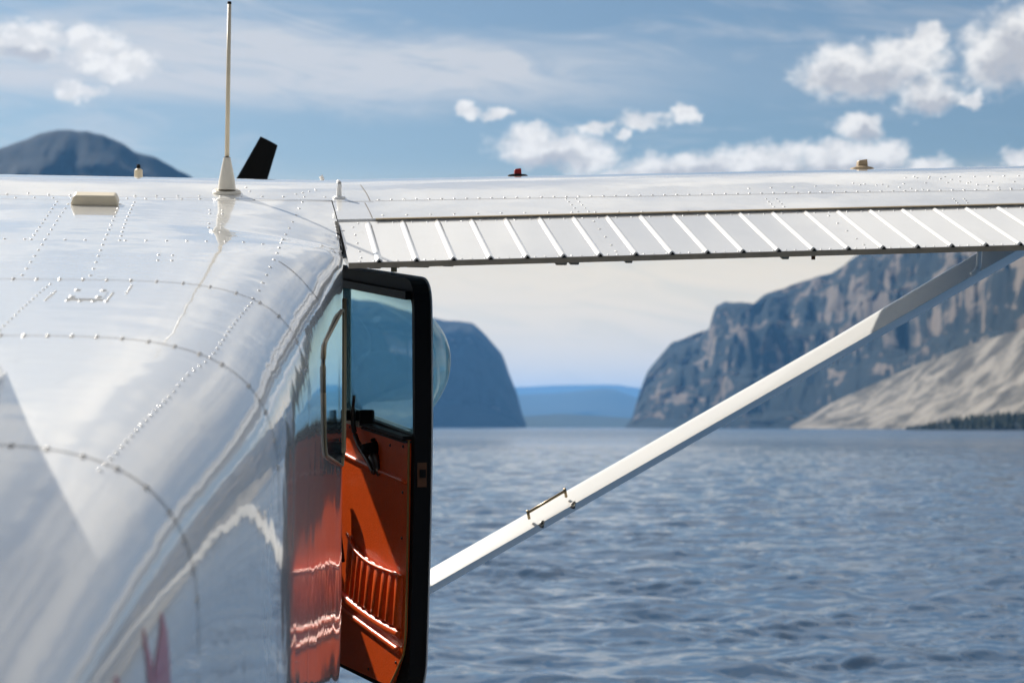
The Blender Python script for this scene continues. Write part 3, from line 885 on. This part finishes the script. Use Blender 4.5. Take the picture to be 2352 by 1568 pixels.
# ---- propeller beyond the roof
prop = bpy.data.objects.new('propeller', None); COL.objects.link(prop); prop.parent = plane
PY = 8.15
HUB = Vector((XC + .01, PY, -0.02))
tipL, tipR = atY(598, 314, PY), atY(638, 334, PY)
botL, botR = atY(538, 420, PY), atY(612, 420, PY)
def blade_mesh(rotz):
    Rm = Matrix.Rotation(rotz, 3, 'Y')
    prof = []
    mid0 = (botL + botR) * .5; ax = ((tipL + tipR) * .5 - mid0).normalized()
    wl = [(HUB + (mid0 - HUB) * f, wdt) for f, wdt in ((.06, .05), (.18, .07), (.4, .115), (.7, .128))]
    left, right = [], []
    ax2 = (mid0 - HUB).normalized(); sd = Vector((ax2.z, 0, -ax2.x))
    for c, wdt in wl: left.append(c - sd * wdt * .5); right.append(c + sd * wdt * .5)
    left += [botL, botL.lerp(tipL, .5), tipL]; right += [botR, botR.lerp(tipR, .5), tipR]
    rings = []
    for i, (l, r) in enumerate(zip(left, right)):
        tw = .5 - .42 * i / 6; ring = []
        c = (l + r) * .5; h = (r - l) * .5
        for k in range(12):
            a = 2 * math.pi * k / 12
            ring.append(c + h * math.cos(a) + Vector((0, h.length * tw * math.cos(a) + .012 * math.sin(a), 0)))
        rings.append([HUB + Rm @ (q - HUB) for q in ring])
    return loft(rings)
for k in range(3):
    V, F = blade_mesh(2 * math.pi * k / 3)
    mk('blade', V, F, M['blade'], prop, sharp=60)
sub('spinner', lathe(HUB + Vector((0, -.12, 0)), [(.0, 0), (.19, 0), (.185, .1), (.15, .22), (.08, .32), (0, .36)], 28, Vector((0, 1, 0))), M['strut_paint'], prop)

# ---- nose, cabin shell, windscreen
def nose():
    rings = []
    for Y, w, t, b, n in ((6.95, .56, .10, -.83, 4.0), (7.25, .54, .085, -.80, 4), (7.6, .49, .05, -.72, 3.5), (7.95, .40, .0, -.60, 3), (8.02, .33, -.06, -.52, 3)):
        r = []
        for k in range(48):
            th = 2 * math.pi * k / 48; c, s = math.cos(th), math.sin(th)
            q = (abs(c) ** n + abs(s) ** n) ** (-1 / n)
            r.append(Vector((XC + w * q * c, Y, (t + b) / 2 + q * s * (t - b) / 2)))
        rings.append(r)
    V, F = loft(rings); return V, F
mk('engine_cowling', *nose(), M['strut_paint'], plane, sharp=40)
cab = mk('cabin_shell', *join(
    box((XC, 5.98, -.86), (1.24, 1.75, .03)),                                   # floor
    box((XC, 6.93, -.37), (1.10, .04, .95)),                                    # firewall
    box((XC - .625, 5.50, -.42), (.02, .76, .86)), box((XC - .625, 6.4, -.42), (.02, 1.0, .86)),   # left wall
    box((XC + .628, 6.53, -.40), (.02, .78, .84)),                              # right wall ahead of the door
    box((XC - .625, 5.5, .24), (.02, .1, .46)), box((XC - .625, 6.15, .24), (.02, .06, .52)),
    box((XC + .62, 6.18, .28), (.025, .05, .55)),
    ), M['inner'], plane, smooth=False)
mk('glare_shield', *join(box((XC, 6.78, .155), (1.08, .34, .05)), box((XC, 6.62, -.05), (1.04, .03, .36))), M['inner'], plane, smooth=False)
mk('headlining', *join(box((XC, 5.9, .44), (1.2, 1.1, .012), rot_x(.13)), box((XC, 5.115, -.1), (1.1, .01, .9))), M['headliner'], plane, smooth=False)
# windscreen
wsV = []
for i in range(9):
    f = i / 8; Y = 6.60 + .38 * f; z = .625 - .52 * f
    for k in range(17):
        a = -1 + 2 * k / 16
        wsV.append(Vector((XC + .57 * a, Y - .18 * abs(a) ** 3 * (1 - .3 * f), z - .02 * a * a)))
mk('windscreen', wsV, grid_faces(9, 17), M['clear'], plane)

# ---- fin and tailplane (their shade falls on the tail)
def slab(outline, axis_pts, th):
    V = []
    n = len(outline)
    for s in (-1, 1):
        for (y, z) in outline: V.append(Vector((XC + s * th * .5, y, z)))
    F = [tuple(range(n)), tuple(range(n, 2 * n))] + [(i, (i + 1) % n, n + (i + 1) % n, n + i) for i in range(n)]
    return V, F
fin_o = [(2.90, .08), (2.62, .105), (2.35, .14), (2.05, .22), (1.75, .40), (1.05, 1.25), (.62, 1.27), (.40, .2), (.40, -.50), (1.2, -.35), (2.2, -.09), (2.9, .06)]
o = mk('fin', *slab(fin_o, None, .05), M['strut_paint'], plane, smooth=False); bevel(o, .018, 3)
tpV = []
for x in (-1.9, -.9, 0, .9, 1.9):
    c = 1.0 - .28 * abs(x) / 1.9
    for k in range(14):
        a = 2 * math.pi * k / 14
        tpV.append(Vector((XC + x, .62 + .42 * c * math.cos(a), -.43 + .035 * math.sin(a))))
mk('tailplane', *loft([tpV[i * 14:(i + 1) * 14] for i in range(5)]), M['strut_paint'], plane)
# aerial wire from the fin to the roof
# ---- strut
SA = atY(700, 1525, 6.15); SA = Vector((.30, 6.16, 0))
s1, s2 = atY(1010, 1325, 6.17), atY(2075, 715, 6.21)
sd = (s2 - s1) / (s2.x - s1.x)
A = s1 + sd * (.325 - s1.x); Bp = s2 + sd * (2.74 - s2.x)
def strut_ring(c, ch, th):
    t = sd.normalized(); f = (Vector((0, 1, .02)) - t * t.dot(Vector((0, 1, .02)))).normalized(); u = t.cross(f).normalized()
    if u.z < 0: u = -u
    out = []
    for k in range(36):
        a = 2 * math.pi * k / 36
        x = math.cos(a); sg = 1 if math.sin(a) >= 0 else -1; xx = .25
        y = sg * (math.sqrt(max(0, 1 - ((x - xx) / (1 - xx)) ** 2)) if x > xx else max(0.0, (x + 1) / (1 + xx)) ** .92)
        out.append(c + f * (ch * .5 * x) + u * (th * .5 * y))
    return out
L = (Bp - A)
strut = mk('wing_strut', *loft([strut_ring(A + L * f, c, t) for f, c, t in ((0, .145, .068), (.02, .15, .070), (.3, .15, .070), (.6, .15, .070), (.70, .15, .071), (.74, .152, .075), (.80, .155, .082), (.9, .16, .086), (1.0, .17, .09))]), M['strut_paint'], plane, sharp=35)
def on_strut(u, v, lift=0):
    d = ray(u, v); n = Vector((0, 1, 0)); p = d * (s1.y + (s2.y - s1.y) * 0.2) / d.y
    return p
tdir = sd.normalized()
pA, pB = atY(1214, 1176, 6.13), atY(1299, 1126, 6.14)
hs = bpy.data.objects.new('strut_step', None); COL.objects.link(hs); hs.parent = plane
sub('rail', tube([pA - tdir * .002, pB + tdir * .002], .0045, 8), M['brass'], hs)
for p in (pA, pB): sub('bracket', tube([p + Vector((-.004, -.004, .006)), p + Vector((.004, .01, -.02))], .0048, 8), M['brass'], hs)
for (u, v) in ((1245, 1201), (1317, 1157)):
    p = atY(u, v, 6.085)
    ring = []
    c = bpy.data.objects.new('strut_clip', None); COL.objects.link(c); c.parent = plane
    loop = [p + Vector((.0048 * math.cos(a) + .0022 * math.sin(a), -.004, .0075 * math.sin(a))) for a in [2 * math.pi * k / 16 for k in range(17)]]
    sub('ring', tube(loop, .0024, 7), M['beige'], c)
    V, F = box(p + Vector((.002, .02, -.005)), (.011, .03, .020)); o = mk('clamp', V, F, M['steel'], c, smooth=False); bevel(o, .003)
# pipe under the wing at the strut head
ph = [atY(2250, 572, 5.9), atY(2249, 592, 5.9), atY(2247, 612, 5.9), atY(2240, 625, 5.9), atY(2231, 631, 5.9)]
mk('vent_pipe', *tube(smooth_path(ph, 5), .0085, 10), M['strut_paint'], plane)
p = atY(1868, 586, 5.2); mk('flap_bolt', *join(lathe(p + Vector((0, 0, -.012)), [(0, 0), (.0055, 0), (.006, .012), (.004, .03), (0, .03)], 10)), M['rust'], plane)
p = atY(905, 612, 5.12); mk('flap_bracket', *join(box(p + Vector((0, .02, .006)), (.034, .05, .012)), lathe(p + Vector((0, 0, -.014)), [(0, 0), (.008, 0), (.008, .02), (0, .02)], 10)), M['brass'], plane, sharp=40)

for (u, v, w_, h_) in ((820, 606, .05, .010), (862, 608, .03, .012), (960, 607, .06, .008), (1030, 604, .03, .010), (1290, 600, .03, .012), (1320, 600, .025, .010), (1445, 597, .02, .008), (1805, 588, .02, .009)):
    p = atY(u, v, 5.06)
    o = mk('hinge_fitting', *box(p + Vector((0, .03, .004)), (w_, .06, h_), rot_x(.3)), M['shade_brown'], flap, smooth=False); bevel(o, .003)
# ---- cabin door, hinged at the front and swung out
PHI = R(13.5)
HX, HY = 0.335, 6.10
DD = Vector((math.sin(PHI), -math.cos(PHI), 0)); NIN = Vector((-math.cos(PHI), -math.sin(PHI), 0)); HP = Vector((HX, HY, 0))
def dpx(u, v):
    d = ray(u, v); p = d * (HP.dot(NIN) / d.dot(NIN))
    return ((p - HP).dot(DD), p.z)
def dpt(ab, dep=0.0): return HP + DD * ab[0] + Vector((0, 0, ab[1])) + NIN * dep
def rounded(poly, rad, seg=5):
    out = []
    n = len(poly)
    for i in range(n):
        p = Vector(poly[i]).to_2d(); a = Vector(poly[i - 1]).to_2d(); b = Vector(poly[(i + 1) % n]).to_2d()
        r = rad[i] if isinstance(rad, (list, tuple)) else rad
        if r <= 0: out.append((p.x, p.y)); continue
        da = (a - p).normalized(); db = (b - p).normalized()
        q0, q1 = p + da * r, p + db * r
        for k in range(seg + 1):
            t = k / seg; q = q0 * (1 - t) ** 2 + p * 2 * t * (1 - t) + q1 * t * t; out.append((q.x, q.y))
    return out
def door_slab(name, outer, hole, d0, d1, material, parent, smooth=False):
    bm = bmesh.new()
    off = Vector((0, 0, CZ)) - PLANE_BASE
    for dep in (d0, d1):
        loops = []
        for poly in ([outer, hole] if hole else [outer]):
            vs = [bm.verts.new(dpt(p, dep) + off) for p in poly]
            loops.append([bm.edges.new((vs[i], vs[(i + 1) % len(vs)])) for i in range(len(vs))])
        bmesh.ops.triangle_fill(bm, edges=[e for l in loops for e in l], use_beauty=True)
    bm.verts.ensure_lookup_table()
    n = len(outer) + (len(hole) if hole else 0); base = 0
    for poly in ([outer, hole] if hole else [outer]):
        m_ = len(poly)
        for i in range(m_):
            a, b = base + i, base + (i + 1) % m_
            bm.faces.new((bm.verts[a], bm.verts[b], bm.verts[b + n], bm.verts[a + n]))
        base += m_
    bmesh.ops.recalc_face_normals(bm, faces=bm.faces)
    me = bpy.data.meshes.new(name); bm.to_mesh(me); bm.free()
    return new_obj(name, me, parent, material, smooth)
door = bpy.data.objects.new('cabin_door', None); COL.objects.link(door); door.parent = plane
door['label'] = 'open cabin door with bulged blue tinted window and orange vinyl lining'
tl, tr, br0, br1, bl = dpx(745, 615), dpx(951, 641), dpx(952, 1560), dpx(915, 1592), dpx(745, 1512)
outer = rounded([(0.0, tl[1] + .01), tr, dpx(955, 1020), (dpx(938, 1608)), bl], [.02, .075, .3, .12, .03], 7)
wh = [dpx(770, 650), dpx(946, 685), dpx(948, 999), dpx(770, 933)]
hole = rounded(wh, [.02, .03, .012, .02], 5)
o = door_slab('door_frame', outer, hole, 0.0, -.046, M['rubber'], door); bevel(o, .011, 3)
cx = sum(p[0] for p in outer) / len(outer); cy = sum(p[1] for p in outer) / len(outer)
outer2 = [(cx + (p[0] - cx) * 1.012, cy + (p[1] - cy) * 1.008) for p in outer]
door_slab('outer_skin', outer2, hole, -.0465, -.050, M['strut_paint'], door)
# inner ring of the window
def hstrip(px0, px1, d0, d1, name, material, thick):
    a, b = dpx(*px0), dpx(*px1)
    V = [dpt(a, d0), dpt(b, d0), dpt((b[0], b[1] - thick), d0), dpt((a[0], a[1] - thick), d0)]
    V += [p + NIN * (d1 - d0) for p in V]
    mk(name, V, [(0, 1, 2, 3), (4, 5, 6, 7), (0, 1, 5, 4), (1, 2, 6, 5), (2, 3, 7, 6), (3, 0, 4, 7)], material, door, smooth=False)
hstrip((772, 944), (846, 968), .0, .030, 'window_sill', M['beige'], .016)
hstrip((846, 968), (946, 1001), .0, .026, 'window_gasket', M['rubber'], .010)
hstrip((846, 980), (946, 1012), .0, .022, 'window_gasket', M['steel'], .006)
hstrip((780, 640), (944, 670), .0, .016, 'top_trim', M['rubber'], .022)
# bulged window
ga = [p[0] for p in wh]; bw = []
NU, NV = 26, 26
for j in range(NV + 1):
    t = j / NV
    l = Vector(wh[0]).lerp(Vector(wh[3]), t); r_ = Vector(wh[1]).lerp(Vector(wh[2]), t)
    for i in range(NU + 1):
        s = i / NU; q = l.lerp(r_, s)
        ss = max(0, 1 - abs(2 * s - 1.0) ** 2.4); tt = max(0, 1 - abs(2 * t - 1.0) ** 2.2)
        bw.append(dpt((q.x, q.y), -.018 - .185 * (ss * tt) ** .8))
mk('bulged_window', bw, grid_faces(NV + 1, NU + 1), M['glass'], door)
# lining
pan = rounded([dpx(745, 940), dpx(946, 1006), dpx(942, 1250), dpx(936, 1485), dpx(908, 1572), dpx(888, 1568), dpx(745, 1502)], [.0, .01, .1, .05, .02, .05, 0], 5)
lining = door_slab('lining_panel', pan, None, .001, .010, M['leather'], door); bevel(lining, .004, 2)
def dpath(pts, dep, sub=6): return [dpt(dpx(p.x, p.y), dep) for p in smooth_path([Vector((a, b, 0)) for a, b in pts], sub)]
mk('padded_ridge', *tube(dpath([(748, 1018), (790, 1038), (850, 1068), (942, 1108)], .011), .0065, 10), M['leather'], lining)
mk('padded_ridge', *tube(dpath([(770, 1345), (817, 1384), (851, 1410), (891, 1436), (930, 1456)], .012), .012, 10), M['leather'], lining)
mk('padded_ridge', *tube(dpath([(780, 1385), (820, 1416), (865, 1449), (926, 1493)], .011), .009, 10), M['leather'], lining)
tc_ = [Vector((a, b, 0)) for a, b in [(815, 1225), (830, 1257), (845, 1274), (865, 1290), (891, 1303), (914, 1311), (935, 1321)]]
bc_ = [Vector((a, b, 0)) for a, b in [(805, 1362), (820, 1376), (835, 1388), (855, 1402), (880, 1419), (905, 1433), (930, 1446)]]
ts_, bs_ = smooth_path(tc_, 8), smooth_path(bc_, 8)
NP = 9
def at_path(P, f):
    x = f * (len(P) - 1); i = min(int(x), len(P) - 2); return P[i].lerp(P[i + 1], x - i)
for k in range(NP):
    f0, f1 = (k + .07) / NP, (k + .93) / NP
    rows = []
    for g in (0, .06, .5, .94, 1):
        row = []
        for h_, dep in ((0, .010), (.18, .022), (.5, .025), (.82, .022), (1, .010)):
            f = f0 + (f1 - f0) * h_; q = at_path(ts_, f).lerp(at_path(bs_, f), g)
            row.append(dpt(dpx(q.x, q.y), dep if 0 < g < 1 else .010))
        rows.append(row)
    V = [p for r_ in rows for p in r_]
    mk('pocket_pleat', V, grid_faces(5, 5), M['leather'], lining, sharp=70)
mk('pocket_piping', *tube([dpt(dpx(q.x, q.y), .024) for q in ts_], .0048, 8), M['leather'], lining)
mk('edge_trim', *tube(dpath([(947, 1010), (944, 1250), (939, 1470), (925, 1525), (906, 1566)], .010), .0028, 8), M['ochre'], lining)
for (u, v) in ((935, 1025), (934, 1130), (932, 1235), (812, 980), (905, 1022), (918, 1520), (855, 1535)):
    p = dpt(dpx(u, v), .0105)
    mk('panel_screw', *lathe(p, [(0, 0), (.0045, 0), (.0035, .0025), (0, .003)], 10, NIN), M['steel'], lining)
# latch lever
hd = bpy.data.objects.new('latch_handle', None); COL.objects.link(hd); hd.parent = door
sub('lever', tube([dpt(dpx(p.x, p.y), .05 - .03 * i / 30) for i, p in enumerate(smooth_path([Vector((a, b, 0)) for a, b in [(852, 910), (845, 942), (842, 985), (849, 1020), (864, 1052), (876, 1084)]], 6))], [.0045] * 6 + [.007] * 12 + [.009] * 13, 10), M['steel'], hd)
sub('pivot', tube([dpt(dpx(872, 1030), .008), dpt(dpx(872, 1030), .05)], [.022, .013], 14), M['black'], hd)
sub('pull_cup', tube([dpt(dpx(868, 1010), .012), dpt(dpx(876, 1050), .022), dpt(dpx(880, 1092), .010)], [.010, .017, .006], 12), M['steel'], hd)
o = sub('catch', box(dpt(dpx(835, 954), .032), (.05, .05, .028), Matrix.Rotation(-PHI, 3, 'Z')), M['black'], hd, smooth=False); bevel(o, .006)
o = sub('catch', box(dpt(dpx(866, 957), .030), (.04, .035, .04), Matrix.Rotation(-PHI, 3, 'Z')), M['black'], hd, smooth=False); bevel(o, .006)
# door stay knob by the front hinge
kp = dpt(dpx(794, 1118), .05)
ks = mk('door_stay', *tube([dpt(dpx(797, 1135), .05), dpt(dpx(800, 1190), .045), dpt(dpx(806, 1290), .03)], [.02, .018, .012], 12), M['black'], door)
mk('stay_knob', *lathe(kp, [(0, -.018), (.014, -.014), (.019, 0), (.014, .014), (0, .018)], 16), M['cream'], ks)
# striker plate on the rear edge of the door
ea = dpx(953, 1060)[0]
def edge_pt(u, v, back):  # point on the rear edge face
    a = dpx(951, v); return dpt((a[0] + .0016, a[1]), back)
def edge_plate(v0, v1, b0, b1, name, material, th=.003):
    V = [edge_pt(0, v0, b0), edge_pt(0, v0, b1), edge_pt(0, v1, b1), edge_pt(0, v1, b0)]
    V += [p + DD * th for p in V]
    return mk(name, V, [(0, 1, 2, 3), (4, 5, 6, 7), (0, 1, 5, 4), (1, 2, 6, 5), (2, 3, 7, 6), (3, 0, 4, 7)], material, door, smooth=False)
edge_plate(1062, 1118, -.008, -.034, 'striker_plate', M['rust'])
edge_plate(1078, 1096, -.014, -.030, 'striker_bolt', M['black'], .008)

# ---- rear cabin window and door post on the fuselage side
def side_pt(Y, z, lift):
    h = BF.ray_cast(Vector((3, Y, z)), Vector((-1, 0, 0)))
    n = h[1] if h[1].x > 0 else -h[1]
    return h[0] + n * lift
wo_ = rounded([(4.30, .17), (5.03, .30), (5.03, -.10), (4.36, -.06)], [.10, .05, .05, .07], 6)
cyy = sum(p[0] for p in wo_) / len(wo_); czz = sum(p[1] for p in wo_) / len(wo_)
def side_patch(name, poly, lift, material, parent, nr=8):
    V = [side_pt(cyy, czz, lift)]; F = []; n = len(poly)
    for r_ in range(1, nr + 1):
        f = r_ / nr
        for (y, z) in poly: V.append(side_pt(cyy + (y - cyy) * f, czz + (z - czz) * f, lift))
    for i in range(n): F.append((0, 1 + i, 1 + (i + 1) % n))
    for r_ in range(nr - 1):
        for i in range(n):
            a = 1 + r_ * n + i; b = 1 + r_ * n + (i + 1) % n
            F.append((a, b, b + n, a + n))
    return mk(name, V, F, material, parent)
M['window_dark'] = simple('cabin_window_acrylic', (0.16, 0.24, 0.25), 0.04, coat=1.0, var=.05)
win = side_patch('rear_window', wo_, .002, M['window_dark'], plane)
rim = []
for (y, z) in wo_ + [wo_[0]]: rim.append(side_pt(y, z, .003))
mk('window_rim', *tube(rim, .0032, 6), M['brass'], win)
mk('door_post', *tube([Vector((.337, 5.128, .33)), Vector((.337, 5.128, .1)), Vector((.336, 5.128, -.06)), Vector((.328, 5.12, -.10))], .0055, 8), M['brass'], plane)

# ---- red registration letter low on the tail
def decal(name, px, trees, material, parent, n=7):
    # px: quads as (left,right) pairs per row
    V = []
    for (l, r_) in px:
        for k in range(n):
            f = k / (n - 1); h = hit(l[0] + (r_[0] - l[0]) * f, l[1] + (r_[1] - l[1]) * f, trees)
            V.append(h[0] + h[1] * .0012)
    return mk(name, V, grid_faces(len(px), n), material, parent)
decal('red_letter_stroke', [((326, 1440), (329, 1442)), ((329, 1480), (337, 1480)), ((334, 1515), (346, 1515)), ((338, 1560), (352, 1560)), ((340, 1640), (356, 1640))], (BF,), M['redletter'], fus)
decal('red_letter_stroke', [((368, 1405), (372, 1408)), ((366, 1450), (382, 1450)), ((358, 1500), (386, 1500)), ((353, 1530), (388, 1530)), ((353, 1640), (392, 1640))], (BF,), M['redletter'], fus)
decal('red_letter_stroke', [((262, 1552), (268, 1552)), ((264, 1600), (276, 1600)), ((266, 1640), (282, 1640))], (BF,), M['redletter'], fus)

# ---- cover plate on the tail roof
def roof_plate(px, name, lift, material, parent):
    V = [hit(*p)[0] + hit(*p)[1] * lift for p in px] + [hit(*p)[0] for p in px]
    return mk(name, V, [(0, 1, 2, 3), (0, 4, 5, 1), (1, 5, 6, 2), (2, 6, 7, 3), (3, 7, 4, 0)], material, parent, smooth=False)
pl = roof_plate(px2([(455, 868), (690, 868), (655, 922), (425, 916)]), 'inspection_plate', .0022, M['paint'], plane)
RV, RF = [], []
for a, b in ((495, 866), (660, 868), (630, 910), (460, 908)):
    h = hit(*px2([(a, b)])[0]); rivet(h[0], h[1], .0075, .005)
rr([(355, 868), (290, 922)], count=7, r=.0028); rr([(722, 876), (678, 930)], count=8, r=.0028); rr([(840, 830), (808, 878)], count=6, r=.0028); rr([(430, 925), (520, 928), (600, 930), (680, 930)], count=4, r=.005)
mk('plate_screws', RV, RF, M['rivet'], pl, kind='stuff')

# ---- floats and their legs (below the frame, carry the aircraft)
for s in (-1, 1):
    rings = []
    for Y, w, zt, zb in ((3.2, .10, -1.55, -1.75), (4.0, .26, -1.5, -2.2), (5.6, .33, -1.45, -2.45), (7.2, .34, -1.42, -2.48), (8.4, .26, -1.40, -2.30), (9.0, .08, -1.40, -1.75)):
        rings.append([Vector((XC + s * 1.15 + w * a, Y, z)) for a, z in ((-1, zt - .12), (-.7, zt), (.7, zt), (1, zt - .12), (.9, zb + .25), (0, zb), (-.9, zb + .25))])
    f = mk('float', *loft(rings), M['float'], plane, sharp=40)
    for Y in (5.2, 6.7):
        mk('float_leg', *tube([Vector((XC + s * .5, Y, -.84)), Vector((XC + s * 1.1, Y + .05, -1.48))], .035, 10), M['strut_paint'], f)
